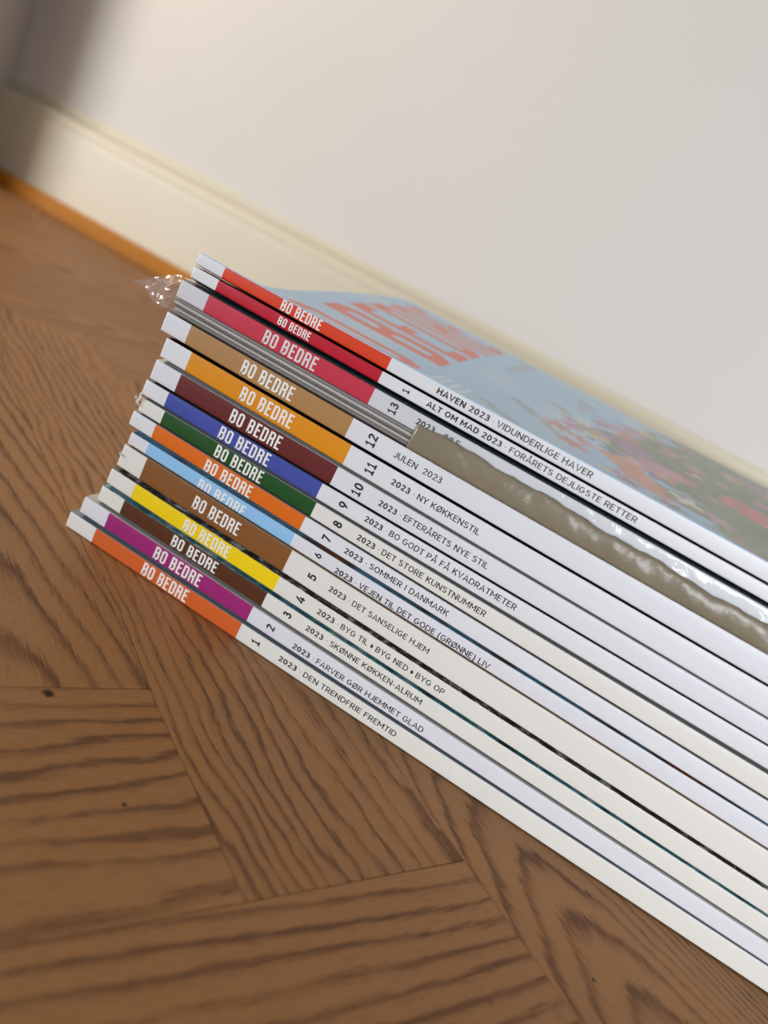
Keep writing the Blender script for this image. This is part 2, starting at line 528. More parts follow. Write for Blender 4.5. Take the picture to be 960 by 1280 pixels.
def arc(cx, cy, rx, ry, a0, a1, n=9):
    return [(cx + rx * math.cos(math.radians(a0 + (a1 - a0) * i / n)), cy + ry * math.sin(math.radians(a0 + (a1 - a0) * i / n))) for i in range(n + 1)]
def letter(ch, s):
    """a plain grotesque capital or figure: (polygons, width), cap height 1"""
    h = s / 2
    y0, y1 = h, 1 - h
    S = lambda P, c=False: stroke(P, s, c)
    def stem(x): return S([(x, 0), (x, 1)])
    if ch in 'A\u00c5':
        W = .74
        p = S([(.045, 0), (W / 2, 1 - h * .3), (W - .045, 0)]) + S([(.17, .29), (W - .17, .29)])
        if ch != 'A': p += stroke(arc(W / 2, 1.17, .095, .095, 0, 330, 11), s * .75, True)
        return p, W
    if ch == 'B':
        W, ym, m = .64, .53, .34
        r1, r2 = (y1 - ym) / 2, (ym - y0) / 2
        return stem(h) + S([(h, y1)] + arc(m, ym + r1, W - .04 - h - m, r1, 90, -90) + [(h, ym)]) + S(arc(m, y0 + r2, W - h - m, r2, 90, -90) + [(h, y0)]), W
    if ch == 'D':
        W = .70
        return stem(h) + S([(h, y1)] + arc(.30, .5, W - h - .30, .5 - h, 90, -90, 12) + [(h, y0)]), W
    if ch == 'E':
        W = .55
        return stem(h) + S([(h, y1), (W, y1)]) + S([(h, .52), (W - .05, .52)]) + S([(h, y0), (W, y0)]), W
    if ch == 'F':
        W = .53
        return stem(h) + S([(h, y1), (W, y1)]) + S([(h, .50), (W - .05, .50)]), W
    if ch == 'G':
        W = .75
        return S(arc(W / 2, .5, W / 2 - h, .5 - h, 48, 352, 16) + [(W - h, .47), (W * .52, .47)]), W
    if ch == 'H':
        W = .70
        return stem(h) + stem(W - h) + S([(h, .52), (W - h, .52)]), W
    if ch == 'I':
        return stem(h), s
    if ch == 'J':
        W = .50
        return S([(W - h, 1)] + arc(W / 2, .26, W / 2 - h, .26 - h, 0, -165)), W
    if ch == 'K':
        W = .66
        return stem(h) + S([(W - h, 1), (h, .36)]) + S([(.27, .56), (W - h * .6, 0)]), W
    if ch == 'L':
        return stem(h) + S([(h, y0), (.52, y0)]), .52
    if ch == 'M':
        W = .84
        return stem(h) + stem(W - h) + S([(h, .97), (W / 2, .30), (W - h, .97)]), W
    if ch == 'N':
        W = .71
        return stem(h) + stem(W - h) + S([(h, .97), (W - h, .03)]), W
    if ch in 'O\u00d8':
        W = .77
        p = S(arc(W / 2, .5, W / 2 - h, .5 - h, 0, 345, 23), True)
        if ch != 'O': p += stroke([(.06, -.05), (W - .06, 1.05)], s * .85)
        return p, W
    if ch in 'PR':
        W, ym, m = .62, .44, .32
        r1 = (y1 - ym) / 2
        p = stem(h) + S([(h, y1)] + arc(m, ym + r1, W - h - m, r1, 90, -90) + [(h, ym)])
        if ch == 'R': p += S([(.32, ym), (W - h * .8, 0)])
        return p, W
    if ch == 'S':
        W, j = .62, .525
        r1, r2 = (y1 - j) / 2, (j - y0) / 2
        return S(arc(W / 2, y1 - r1, W / 2 - h - .02, r1, 28, 270, 13) + arc(W / 2, y0 + r2, W / 2 - h, r2, 80, -155, 13)), W
    if ch == 'T':
        W = .60
        return stem(W / 2) + S([(0, y1), (W, y1)]), W
    if ch == 'U':
        W = .70
        return S([(h, 1)] + arc(W / 2, .30, W / 2 - h, .30 - h, 180, 360, 12) + [(W - h, 1)]), W
    if ch == 'V':
        W = .70
        return S([(.045, 1), (W / 2, h * .3), (W - .045, 1)]), W
    if ch == 'Y':
        W = .68
        return S([(.045, 1), (W / 2, .44), (W - .045, 1)]) + S([(W / 2, 0), (W / 2, .48)]), W
    if ch == '0':
        W = .62
        return S(arc(W / 2, .5, W / 2 - h, .5 - h, 0, 345, 23), True), W
    if ch == '1':
        W = .52
        return S([(.06, .76), (.27, .95), (.27, 0)]) + S([(.03, y0), (.51, y0)]), W
    if ch == '2':
        W = .58
        return S(arc(W / 2, .71, W / 2 - h, .29 - h, 170, -25, 12) + [(h * 1.2, y0), (W, y0)]), W
    if ch == '3':
        W, j = .60, .54
        r1, r2 = (y1 - j) / 2, (j - y0) / 2
        return S(arc(W / 2 - .01, y1 - r1, W / 2 - h - .03, r1, 155, -80, 11)) + S([(W * .32, j)] + arc(W / 2 - .02, y0 + r2, W / 2 - h + .02, r2, 90, -160, 12)), W
    if ch == '4':
        W = .64
        return S([(W * .62, 1), (.06, .25), (W, .25)]) + S([(W * .72, 0), (W * .72, .62)]), W
    if ch == '5':
        W, r = .60, .315 - h / 2
        return S([(W - .06, y1), (.13, y1), (.09, .50)] + arc(W / 2 - .02, y0 + r, W / 2 - h + .02, r, 125, -160, 14)), W
    if ch in '69':
        W, r = .61, .315 - h / 2
        P = S(arc(W / 2, y0 + r, W / 2 - h, r, 0, 340, 17), True) + S([(W * .62, .985), (h + .06, .56), (h, y0 + r)])
        if ch == '9': P = [[(W - p[0], 1 - p[1]) for p in q] for q in P]
        return P, W
    if ch == '7':
        W = .56
        return S([(0, y1), (W - h, y1), (.20, 0)]), W
    if ch == '8':
        W, j = .61, .54
        r1, r2 = (y1 - j) / 2, (j - y0) / 2
        return S(arc(W / 2, y1 - r1, W / 2 - h - .03, r1, 0, 340, 17), True) + S(arc(W / 2, y0 + r2, W / 2 - h, r2, 0, 340, 17), True), W
    if ch in '()':
        P = S(arc(.50, .42, .44, .95, 138, 222, 10))
        if ch == ')': P = [[(.28 - p[0], p[1]) for p in q] for q in P]
        return P, .28
    if ch == '-':
        return S([(.02, .40), (.32, .40)]), .34
    if ch == '\u00b7':
        return [[(.03, .40), (.16, .40), (.16, .53), (.03, .53)]], .19
    if ch == '<':     # the small diamond between two phrases
        return [[(.24, .86), (.0, .45), (.24, .04), (.48, .45)]], .48
    return [], .26

def text_polys(body, weight, track=0.13):
    out, x = [], 0.0
    for ch in body:
        P, W = letter(ch, weight)
        out += [[(p[0] + x, p[1]) for p in q] for q in P]
        x += W + track
    return out, x - track

# ------------------------------------------------------------------ magazine builder
def build_magazine(n, spec):
    t_, i = LAYERS[n]
    y0, x0, x1, tip = ROW[i][:4]
    xe = LENX - 0.6 + 5.0 * ((i * 37 % 11) / 11 - 0.5) + tip * 0.6
    xe = max(xe, 283.0)
    root = thing('magazine', spec['label'], 'magazine', (tip * MM, y0 * MM, sb(i, tip) * MM), 'stacked magazines')
    ox, oy, oz = tip, y0, sb(i, tip)
    r = 0.52
    th = 0.24
    art = spec.get('art')
    ys = [1.2, 2, 3, 4, 5.5, 7, 10, 14, 18, 24, 32, 42, 55, 70, 86, 104, 124, 146, 168, 190, 208, 222]
    ys_top = list(ys)
    xs = sorted(set([tip, tip + 0.5, x0, x1] + list(np.linspace(tip + 4, xe, 26))))
    if art:
        ys_top = list(np.arange(1.6, 12, 1.3)) + list(np.arange(12.5, 222.6, 0.85))
        xs = sorted(set([tip, x0, x1] + list(np.arange(tip + 0.4, xe, 0.85)) + [xe]))
    def section(x, off):
        """outer (off=0) or inner (off=th) contour from back-cover fore-edge round the spine to front-cover fore-edge"""
        P = []
        wob = 0.0
        for y in reversed(ys):
            P.append((y, bot_z(n, x, y) + off))
        zb, zt = sb(i, x), st(i, x)
        rr = max(r - off, 0.08)
        tipc = 0.0
        for k in range(5):
            a = math.pi / 2 * k / 4
            P.append((off + rr - rr * math.sin(a), zb + off + rr - rr * math.cos(a)))
        for k in range(1, 4):
            f = k / 4
            P.append((off - 0.06 * math.sin(math.pi * f), zb + off + rr + (zt - zb - 2 * off - 2 * rr) * f))
        for k in range(5):
            a = math.pi / 2 * k / 4
            P.append((off + rr - rr * math.cos(a), zt - off - rr + rr * math.sin(a)))
        for y in ys_top:
            P.append((y, top_z(n, x, y) - off))
        return P
    V, F, MI = [], [], []
    S = [section(x, 0) for x in xs]
    m = len(S[0])
    nb = len(ys)
    for x, s in zip(xs, S):
        V += [(x, y, z) for y, z in s]
    no = len(V)
    inner_x = [xs[0], xs[-1]] if False else xs
    for x in xs:
        V += [(x, y, z) for y, z in section(x, th)]
    ns = len(xs)
    for a in range(ns - 1):
        xm = (xs[a] + xs[a + 1]) / 2
        sm = 1 if x0 < xm < x1 else 0
        for b in range(m - 1):
            F.append((a * m + b, (a + 1) * m + b, (a + 1) * m + b + 1, a * m + b + 1))
            if b < nb + 1: MI.append(3)
            elif b < nb + 9: MI.append(sm)
            elif b < nb + 10: MI.append(sm if spec.get('wrap', 1) else 2)
            else: MI.append(2)
            F.append((no + a * m + b, no + a * m + b + 1, no + (a + 1) * m + b + 1, no + (a + 1) * m + b)); MI.append(0)
        for b in (0, m - 1):
            q = (a * m + b, no + a * m + b, no + (a + 1) * m + b, (a + 1) * m + b)
            F.append(q if b == 0 else q[::-1]); MI.append(0)
    for a in (0, ns - 1):
        for b in range(m - 1):
            q = (a * m + b, a * m + b + 1, no + a * m + b + 1, no + a * m + b)
            F.append(q if a == 0 else q[::-1]); MI.append(0)
    W = [((x - ox) * MM, y * MM, (z - oz) * MM) for x, y, z in V]
    me = mesh('cover', W, F, MI, smooth=True)
    if art is not None:
        cols = art([(x, y) for x, y, z in V[:no]])
        at = me.color_attributes.new('print', 'FLOAT_COLOR', 'POINT')
        full = np.ones((len(V), 4), dtype=np.float32)
        full[:no, :3] = cols
        full[no:, :3] = 0.7
        at.data.foreach_set('color', full.ravel())
    link('cover', me, root, [white(spec['white']), spec['mat'], spec['front'], spec['back']])
    # pages
    V, F = [], []
    py = [0.3, 1.2, 2, 3, 4, 5.5, 7, 10, 14, 18, 24, 32, 42, 55, 70, 86, 104, 124, 146, 168, 190, 208, 221.4]
    px = list(np.linspace(tip + 0.5, xe - 0.4, 14))
    def prof(x):
        lo = [(y, (bot_z(n, x, y) if y >= 1.1 else sb(i, x) + 0.1) + th + 0.03) for y in py]
        hi = [(y, (top_z(n, x, y) if y >= 1.1 else st(i, x) - 0.1) - th - 0.03) for y in reversed(py)]
        return lo + hi
    k = len(py) * 2
    for x in px:
        V += [((x - ox) * MM, y * MM, (z - oz) * MM) for y, z in prof(x)]
    for a in range(len(px) - 1):
        for b in range(k):
            c = (b + 1) % k
            F.append((a * k + b, (a + 1) * k + b, (a + 1) * k + c, a * k + c))
    h = k // 2
    for a in (0, len(px) - 1):
        for b in range(h - 1):
            q = (a * k + b, a * k + b + 1, a * k + k - 2 - b, a * k + k - 1 - b)
            F.append(q if a else q[::-1])
    link('pages', mesh('pages', V, F, smooth=False), root, [M_PAGES])
    # lettering
    def place(x, z, fy=-0.07):
        return ((x - ox) * MM, fy * MM, (z - oz) * MM)
    ma, mb, mh = spec['mast']
    def fm(u, v):
        x = ma + (mb - ma) * u
        zb, zt = sb(i, x), st(i, x)
        lo = spec.get('mast_z', (zt - zb - mh) / 2)
        z = zb + lo + mh * v
        z = min(max(z, zb + 0.28), zt - 0.2)
        return place(x, z)
    V, F = prism_polys(MAST, fm, 0.03 * MM)
    link('masthead', mesh('masthead', V, F), root, [spec.get('letter', M_LETTER)])
    def printed(name, polys, fn):
        V, F = prism_polys(polys, fn, 0.02 * MM)
        link(name, mesh(name, V, F), root, [spec.get('ink', M_INK)])
    if spec.get('num'):
        P, wd = text_polys(spec['num'], 0.19, 0.12)
        hgt = spec.get('num_h', 3.3)
        nx_ = x0 + spec.get('num_x', 73.4)
        zc = (sb(i, nx_) + st(i, nx_)) / 2 + spec.get('num_z', 0)
        printed('issue_number', P, lambda a, b: place(nx_ - (b - 0.5) * hgt, zc + (a - wd / 2) * hgt))
    P, pen = [], 0.0
    for body, wt in spec['head']:
        q, wd = text_polys(body, wt)
        P += [[(a + pen, b) for a, b in g_] for g_ in q]
        pen += wd + 0.42
    pen -= 0.42
    hx0, hx1 = spec['head_x']
    scx = (hx1 - hx0) / pen
    cap = spec.get('cap', 2.05)
    def fh(a, b):
        x = hx0 + a * scx
        base = sb(i, x) + spec.get('head_z', (st(i, x) - sb(i, x) - cap) / 2)
        return place(x, base + b * cap)
    printed('headline', P, fh)
    return root

# cover picture of the topmost issue: pale blue, coral masthead near the head, a band of flowers towards the tail
def haven_art(P):
    P = np.array(P); X, Y = P[:, 0], P[:, 1]
    rng = np.random.RandomState(3)
    lin_ = lambda *c: np.array(srgb(*c)[:3])
    col = np.tile(lin_(158, 202, 242), (len(P), 1)).astype(float)
    def vnoise(x, y, s):
        r = np.random.RandomState(int(s * 100) % 9999); T = r.rand(64, 64)
        u, v = x / s, y / s; i, j = np.floor(u).astype(int), np.floor(v).astype(int)
        a, b = u - i, v - j; a = a*a*(3-2*a); b = b*b*(3-2*b)
        g = lambda p, q: T[p % 64, q % 64]
        return (g(i, j)*(1-a)+g(i+1, j)*a)*(1-b)+(g(i, j+1)*(1-a)+g(i+1, j+1)*a)*b
    cl = vnoise(X, Y, 40) * .6 + vnoise(X, Y, 17) * .4
    k = np.clip((cl - .5) * 2.2, 0, .6)[:, None]
    col = col * (1 - k) + lin_(196, 214, 230) * k
    # flower bed mask: grows towards the tail and the fore-edge
    wob = (vnoise(X, Y, 14) - .5) * 34 + (vnoise(X, Y, 6) - .5) * 18
    d = (X - 150) * 0.9 + 18 - np.where(Y < 115, (115 - Y) * 0.55, (Y - 115) * 0.30) + wob
    bed = np.clip(d / 14, 0, 1)[:, None]
    g = vnoise(X, Y, 5.1) * .6 + vnoise(X, Y, 2.3) * .4
    green = lin_(70, 88, 58) * (1 - g[:, None]) + lin_(140, 150, 96) * g[:, None]
    col = col * (1 - bed) + green * bed
    # sprigs and blossoms
    palette = [(204, 112, 100), (196, 110, 132), (160, 120, 165), (206, 150, 175), (214, 196, 120), (222, 150, 110), (235, 230, 225), (120, 100, 130)]
    for b in range(170):
        cx = rng.uniform(118, 285); cy = rng.uniform(8, 214)
        if (cx - 150) * .9 + 30 - abs(cy - 115) * .35 < 0 and rng.rand() < .8: continue
        rad = rng.uniform(3, 9.5)
        pc = lin_(*palette[rng.randint(len(palette))])
        a = np.arctan2(Y - cy, X - cx); rr = np.hypot(X - cx, (Y - cy))
        lob = rad * (0.75 + 0.25 * np.cos(a * rng.randint(4, 8) + rng.rand() * 6))
        mk = np.clip((lob - rr) / 1.4, 0, 1)[:, None] * .85
        col = col * (1 - mk) + pc * (0.75 + .4 * g[:, None]) * mk
    # one large coral bloom and a purple one
    for cx, cy, rad, c in ((206, 118, 16, (210, 100, 92)), (150, 120, 15, (164, 118, 156)), (163, 108, 12, (206, 140, 160)), (146, 84, 11, (216, 140, 108)), (160, 68, 12, (216, 128, 96)), (240, 70, 18, (206, 200, 130))):
        rr = np.hypot((X - cx), (Y - cy)) + wob * .25
        mk = np.clip((rad - rr) / 3, 0, 1)[:, None] * .9
        col = col * (1 - mk) + lin_(*c) * (0.7 + .5 * g[:, None]) * mk
    # grey sprigs over the blue
    for (ax, ay, bx, by) in ((92, 60, 112, 40), (98, 95, 124, 70), (110, 130, 128, 110), (118, 160, 140, 150)):
        t = np.clip(((X-ax)*(bx-ax)+(Y-ay)*(by-ay))/((bx-ax)**2+(by-ay)**2), 0, 1)
        dd = np.hypot(X-ax-t*(bx-ax), Y-ay-t*(by-ay)) + (vnoise(X, Y, 4)-.5)*6
        mk = np.clip((3.2-dd)/2, 0, 1)[:, None]*.6
        col = col*(1-mk)+lin_(142, 140, 118)*mk
    # small grey subtitle bars and white small print beside the masthead
    def rect(x0, x1, y0, y1, c, al=.9):
        mk = ((X > x0) & (X < x1) & (Y > y0) & (Y < y1))[:, None] * al
        return col * (1 - mk) + lin_(*c) * mk
    for yy in range(150, 206, 9):
        col = rect(78, 84, yy, yy + 6, (150, 152, 160), .75)
    for q in range(4):
        for yy in range(14, 60, 5):
            col = rect(72 + q * 4, 73.6 + q * 4, yy, yy + 3.8, (236, 240, 244), .8)
    # masthead
    u, v = (Y - 12) / (206 - 12), (66 - X) / (66 - 8)
    inside = np.zeros(len(P), bool)
    for q in MAST:
        q = np.array(q); s = np.zeros(len(P)); ok1 = np.ones(len(P), bool); ok2 = np.ones(len(P), bool)
        for a in range(4):
            p1, p2 = q[a], q[(a + 1) % 4]
            cr = (p2[0]-p1[0])*(v-p1[1])-(p2[1]-p1[1])*(u-p1[0])
            ok1 &= cr >= 0; ok2 &= cr <= 0
        inside |= ok1 | ok2
    haze = lin_(172, 192, 208)  # pale reflection haze of the glossy cover, mixed into the print colour
    col = col * .80 + haze * .20
    col[inside] = lin_(212, 98, 80)
    return col
def art_mat():
    k = NT('glossy_cover_print')
    a = k.n('ShaderNodeAttribute', attribute_name='print')
    k.l(a.outputs['Color'], k.b.inputs['Base Color'])
    k.b.inputs['Roughness'].default_value = 0.30
    k.b.inputs['Specular IOR Level'].default_value = 0.5
    k.bump(k.noise(70, 2, 0.5, k.pos()), 0.12, 0.0012)
    return k.m

B0, BM = 0.138, 0.185
def P_(name, *c, **kw):
    return paper(name, srgb(*c), **kw)
DK = P_('dark_back_cover', 52, 48, 48, rough=0.3)
SPEC = {
 1: dict(mat=P_('orange_ink', 204, 94, 40), white=WHITE_WARM, front=P_('grey_blue_cover', 120, 132, 142, rough=.25), num='1',
        head=[('2023 \u00b7', BM), ('DEN TRENDFRIE FREMTID', B0)], head_x=(81.6, 129.3), mast=(21.3, 41.6, 5.0),
        label='magazine with an orange spine band numbered 1, DEN TRENDFRIE FREMTID, lowest on the floor'),
 2: dict(mat=P_('magenta_ink', 152, 34, 110), white=WHITE_LILAC, front=P_('pale_grey_cover', 176, 176, 172, rough=.25), num='2',
        head=[('2023 \u00b7', BM), ('FARVER G\u00d8R HJEMMET GLAD', B0)], head_x=(83.9, 136.2), head_z=1.25, mast=(23.0, 43.6, 4.9),
        label='magazine with a magenta spine band numbered 2, FARVER GØR HJEMMET GLAD'),
 3: dict(mat=P_('dark_brown_ink', 82, 44, 22), white=WHITE_WARM, front=picture_mat('teal_cover', [srgb(60, 70, 70), srgb(80, 140, 150), srgb(190, 200, 200)], 160), num='3',
        head=[('2023 \u00b7', BM), ('SK\u00d8NNE K\u00d8KKEN-ALRUM', B0)], head_x=(84.9, 131.1), mast=(26.8, 46.6, 4.4),
        label='magazine with a dark chocolate spine band numbered 3, SKØNNE KØKKEN-ALRUM'),
 4: dict(mat=P_('yellow_ink', 236, 204, 12), white=WHITE_WARM, front=picture_mat('speckled_cover', [srgb(44, 40, 40), srgb(84, 78, 76), srgb(205, 203, 200)], 260), num='4',
        head=[('2023 \u00b7', BM), ('BYG TIL', B0), ('<', B0), ('BYG NED', B0), ('<', B0), ('BYG OP', B0)], head_x=(85.8, 135.8), mast=(28.4, 48.4, 4.5),
        label='magazine with a bright yellow spine band numbered 4, BYG TIL BYG NED BYG OP'),
 5: dict(mat=P_('brown_ink', 128, 82, 40), white=WHITE_WARM, front=P_('tan_cover', 176, 150, 126, rough=.25), num='5',
        head=[('2023 \u00b7', BM), ('DET SANSELIGE HJEM', B0)], head_x=(85.7, 124.9), mast=(28.2, 48.0, 4.9),
        label='thick magazine with a mid-brown spine band numbered 5, DET SANSELIGE HJEM'),
 6: dict(mat=P_('sky_blue_ink', 142, 190, 230), white=WHITE_LILAC, front=picture_mat('blue_picture_cover', [srgb(64, 58, 50), srgb(112, 156, 184), srgb(92, 86, 78), srgb(150, 84, 62)], 40), num='6', num_h=2.7,
        head=[('2023 \u00b7', BM), ('VEJEN TIL DET GODE (GR\u00d8NNE) LIV', B0)], head_x=(84.6, 143.9), head_z=0.55, mast=(27.2, 47.0, 4.3), mast_z=-0.7,
        label='thin magazine with a sky-blue spine band numbered 6, VEJEN TIL DET GODE (GRØNNE) LIV'),
 7: dict(mat=P_('bright_orange_ink', 216, 104, 18), white=WHITE_COOL, front=P_('silver_grey_cover', 140, 140, 140, rough=.2), num='7',
        head=[('2023 \u00b7', BM), ('SOMMER I DANMARK', B0)], head_x=(84.7, 124.4), mast=(27.0, 46.6, 4.4), mast_z=0.3,
        label='magazine with a bright orange spine band numbered 7, SOMMER I DANMARK'),
 8: dict(mat=P_('green_ink', 22, 76, 28), white=WHITE_WARM, front=P_('light_grey_cover', 165, 165, 165, rough=.2), num='8',
        head=[('2023 \u00b7', BM), ('DET STORE KUNSTNUMMER', B0)], head_x=(86.4, 134.6), mast=(28.4, 48.0, 4.5),
        label='magazine with a dark green spine band numbered 8, DET STORE KUNSTNUMMER, torn at its head'),
 9: dict(mat=P_('blue_ink', 62, 76, 158), white=WHITE_COOL, front=P_('dark_grey_cover', 70, 66, 68, rough=.25), num='9',
        head=[('2023 \u00b7', BM), ('BO GODT P\u00c5 F\u00c5 KVADRATMETER', B0)], head_x=(85.9, 141.6), mast=(27.1, 47.8, 4.6),
        label='magazine with a blue spine band numbered 9, BO GODT PÅ FÅ KVADRATMETER'),
 10: dict(mat=P_('maroon_ink', 98, 34, 34), white=WHITE_LILAC, front=P_('white_cover', 208, 206, 202, rough=.25), num='10',
        head=[('2023 \u00b7', BM), ('EFTER\u00c5RETS NYE STIL', B0)], head_x=(87.8, 127.9), mast=(28.8, 49.2, 4.8),
        label='magazine with a maroon spine band numbered 10, EFTERÅRETS NYE STIL'),
 11: dict(mat=P_('amber_ink', 216, 138, 14), white=WHITE_COOL, front=P_('black_cover', 40, 36, 36, rough=.25), num='11',
        head=[('2023 \u00b7', BM), ('NY K\u00d8KKENSTIL', B0)], head_x=(88.4, 120.6), mast=(29.2, 50.0, 4.8),
        label='magazine with an amber spine band numbered 11, NY KØKKENSTIL'),
 12: dict(mat=P_('tan_ink', 164, 122, 70, rough=.5, var=.12), white=WHITE_LILAC, front=P_('black_brown_cover', 50, 42, 38, rough=.25), num='12',
        head=[('JULEN  2023', 0.14)], head_x=(85.2, 102.6), mast=(26.0, 46.4, 4.8),
        label='magazine with a matt tan spine band numbered 12, JULEN 2023, just below the plastic bag'),
 13: dict(mat=P_('crimson_ink', 206, 24, 62), white=WHITE_COOL, front=P_('dark_teal_cover', 24, 52, 62, rough=.2), num='13', num_h=2.9,
        head=[('2023 \u00b7', BM), ('JULE', B0)], head_x=(86.6, 102.0), head_z=2.2, mast=(28.4, 49.1, 4.6),
        label='magazine with a pinkish crimson spine band numbered 13, wrapped in the clear plastic bag'),
 14: dict(mat=P_('deep_red_ink', 182, 16, 42), white=WHITE_COOL, front=P_('near_black_cover', 34, 32, 32, rough=.25), num='1', num_h=2.4,
        head=[('ALT OM MAD 2023', BM), ('\u00b7 FOR\u00c5RETS DEJLIGSTE RETTER', B0)], head_x=(87.0, 158.2), cap=1.85, mast=(30.7, 43.1, 2.75),
        label='thin magazine with a deep red spine band, ALT OM MAD 2023, second from the top'),
 15: dict(mat=P_('vermilion_ink', 212, 62, 28), white=WHITE_COOL, front=art_mat(), num=None, art=haven_art, wrap=0,
        head=[('HAVEN 2023', BM), ('\u00b7', B0), ('VIDUNDERLIGE HAVER', B0)], head_x=(88.0, 140.9), cap=1.95, mast=(29.6, 45.0, 3.5),
        label='topmost magazine with a vermilion spine band, HAVEN 2023, and a blue flower cover'),
}
MAGS = {}
for n, (t_, i) in enumerate(LAYERS):
    if t_ == 'm':
        s = SPEC[i]
        s.setdefault('back', P_('teal_back_cover', 28, 58, 66, rough=.25) if i == 14 else DK)
        MAGS[i] = build_magazine(n, s)

# frayed paper at the heads of two worn spines
def scrap(root, i, cx, cz, size, seed, count):
    rg = random.Random(seed)
    V, F = [], []
    ox, oz = ROW[i][3], sb(i, ROW[i][3])
    for _ in range(count):
        px, pz = cx + rg.gauss(0, size * .30), cz + rg.gauss(0, size * .32)
        a = rg.random() * 6.28; l = size * rg.uniform(.35, .75)
        b = len(V)
        for k in range(5):
            r_ = l * rg.uniform(.35, 1) * .6
            V.append(((px + r_ * math.cos(a + k * 1.256) - ox) * MM, (-0.75 + rg.uniform(-.35, .25)) * MM, (pz + r_ * math.sin(a + k * 1.256) - oz) * MM))
        F += [(b, b + 1, b + 2), (b, b + 2, b + 3), (b, b + 3, b + 4)]
    o = link('torn_paper', mesh('torn_paper', V, F), root, [white(WHITE_WARM)])
    o['label'] = 'frayed torn paper at the head of the spine'
    md = o.modifiers.new('thick', 'SOLIDIFY'); md.thickness = 0.12 * MM
scrap(MAGS[8], 8, -5.4, sb(8, -5) + 3.4, 2.3, 4, 10)
scrap(MAGS[5], 5, -4.2, sb(5, -4) + 4.6, 1.9, 9, 5)

# ------------------------------------------------------------------ folded leaflets in the bag
LEAF_COL = [(140, 134, 126), (198, 194, 186), (118, 112, 106), (206, 202, 196), (150, 146, 142)]
LEAF_WORD = ['lowest thin leaflet in the plastic bag, lying on the magazine numbered 12',
             'second lowest leaflet in the plastic bag, a pale grey folded edge',
             'middle leaflet of the five thin ones bagged under the crimson magazine',
             'fourth leaflet up in the plastic bag, a whitish folded edge',
             'uppermost thin leaflet in the bag, right under the crimson magazine numbered 13']
def build_leaflet(n, k):
    ox, oy = -6.6 + 0.5 * ((k * 3) % 4 - 1.5), 0.1 + 0.35 * ((k * 7) % 3)
    oz = lay_b(n, ox)
    root = thing('leaflet', LEAF_WORD[k], 'leaflet', (ox * MM, oy * MM, oz * MM), 'leaflets in the plastic bag')
    fold = 0.34
    for nm, lo, hi in (('outer_sheet', 0.0, 1.0), ('inner_sheets', 0.22, 0.78)):
        V, F = [], []
        y0 = oy + (0.0 if nm == 'outer_sheet' else 0.35)
        ysx = [0.35, 1.2, 2, 3, 4, 5.5, 7, 10, 14, 18, 24, 32, 42, 55, 70, 86, 104, 124, 146, 168, 190, 208]
        def pr(x):
            P = []
            if nm == 'outer_sheet':
                # a V-shaped folded sheet
                bo = [(y, bot_z(n, x, y)) for y in reversed(ysx)]
                to = [(y, top_z(n, x, y)) for y in ysx]
                t = 0.13
                mid = (lay_b(n, x) + lay_t(n, x)) / 2
                P = bo + [(0.0, mid - 0.1), (0.0, mid + 0.1)] + to
                P += [(y, z - t) for y, z in reversed(to)] + [(0.2, mid)] + [(y, z + t) for y, z in reversed(bo)]
            else:
                bo = [(y + .3, bot_z(n, x, y + .3) + 0.16) for y in reversed(ysx)]
                to = [(y + .3, top_z(n, x, y + .3) - 0.16) for y in ysx]
                P = bo + to
            return P
        xs = list(np.linspace(ox, 272, 16))
        S = [pr(x) for x in xs]; m = len(S[0])
        for x, s in zip(xs, S):
            V += [((x - ox) * MM, y * MM, (z - oz) * MM) for y, z in s]
        for a in range(len(xs) - 1):
            for b in range(m):
                c = (b + 1) % m
                F.append((a * m + b, (a + 1) * m + b, (a + 1) * m + c, a * m + c))
        F.append(tuple(range(m))); F.append(tuple((len(xs) - 1) * m + b for b in reversed(range(m))))
        link(nm, mesh(nm, V, F), root, [P_('leaflet_paper', *LEAF_COL[k], rough=.35) if nm == 'outer_sheet' else M_PAGES])
for n, (t_, k) in enumerate(LAYERS):
    if t_ == 'l':
        build_leaflet(n, k)

# ------------------------------------------------------------------ clear plastic bag round issue 13
def film_mat(name, haze, gloss):
    k = NT(name)
    t = k.n('ShaderNodeBsdfTransparent'); t.inputs[0].default_value = (0.955, 0.955, 0.96, 1)
    g = k.n('ShaderNodeBsdfGlossy'); g.inputs['Roughness'].default_value = 0.13
    g.inputs[0].default_value = (1, 1, 1, 1)
    d = k.n('ShaderNodeBsdfDiffuse'); d.inputs[0].default_value = (0.8, 0.8, 0.82, 1)
    b = k.n('ShaderNodeBump'); b.inputs['Strength'].default_value = 0.5; b.inputs['Distance'].default_value = 0.0008
    p = k.pos()
    k.l(k.math('ADD', k.noise(160, 3, 0.55, p), k.math('MULTIPLY', k.noise(600, 2, 0.5, p), 0.3)), b.inputs['Height'])
    k.l(b.outputs[0], g.inputs['Normal'])
    lw = k.n('ShaderNodeLayerWeight'); lw.inputs[0].default_value = 0.5
    k.l(b.outputs[0], lw.inputs['Normal'])
    m0 = k.n('ShaderNodeMixShader'); m0.inputs[0].default_value = haze
    k.l(t.outputs[0], m0.inputs[1]); k.l(d.outputs[0], m0.inputs[2])
    m1 = k.n('ShaderNodeMixShader')
    k.l(k.math('ADD', gloss, k.math('MULTIPLY', k.math('POWER', lw.outputs['Facing'], 4.0), 0.75), clamp=True), m1.inputs[0])
    k.l(m0.outputs[0], m1.inputs[1]); k.l(g.outputs[0], m1.inputs[2])
    k.l(m1.outputs[0], k.out.inputs[0])
    return k.m
M_FILM = film_mat('clear_film', 0.03, 0.04)
M_FILM_LOOSE = film_mat('crumpled_film', 0.13, 0.09)
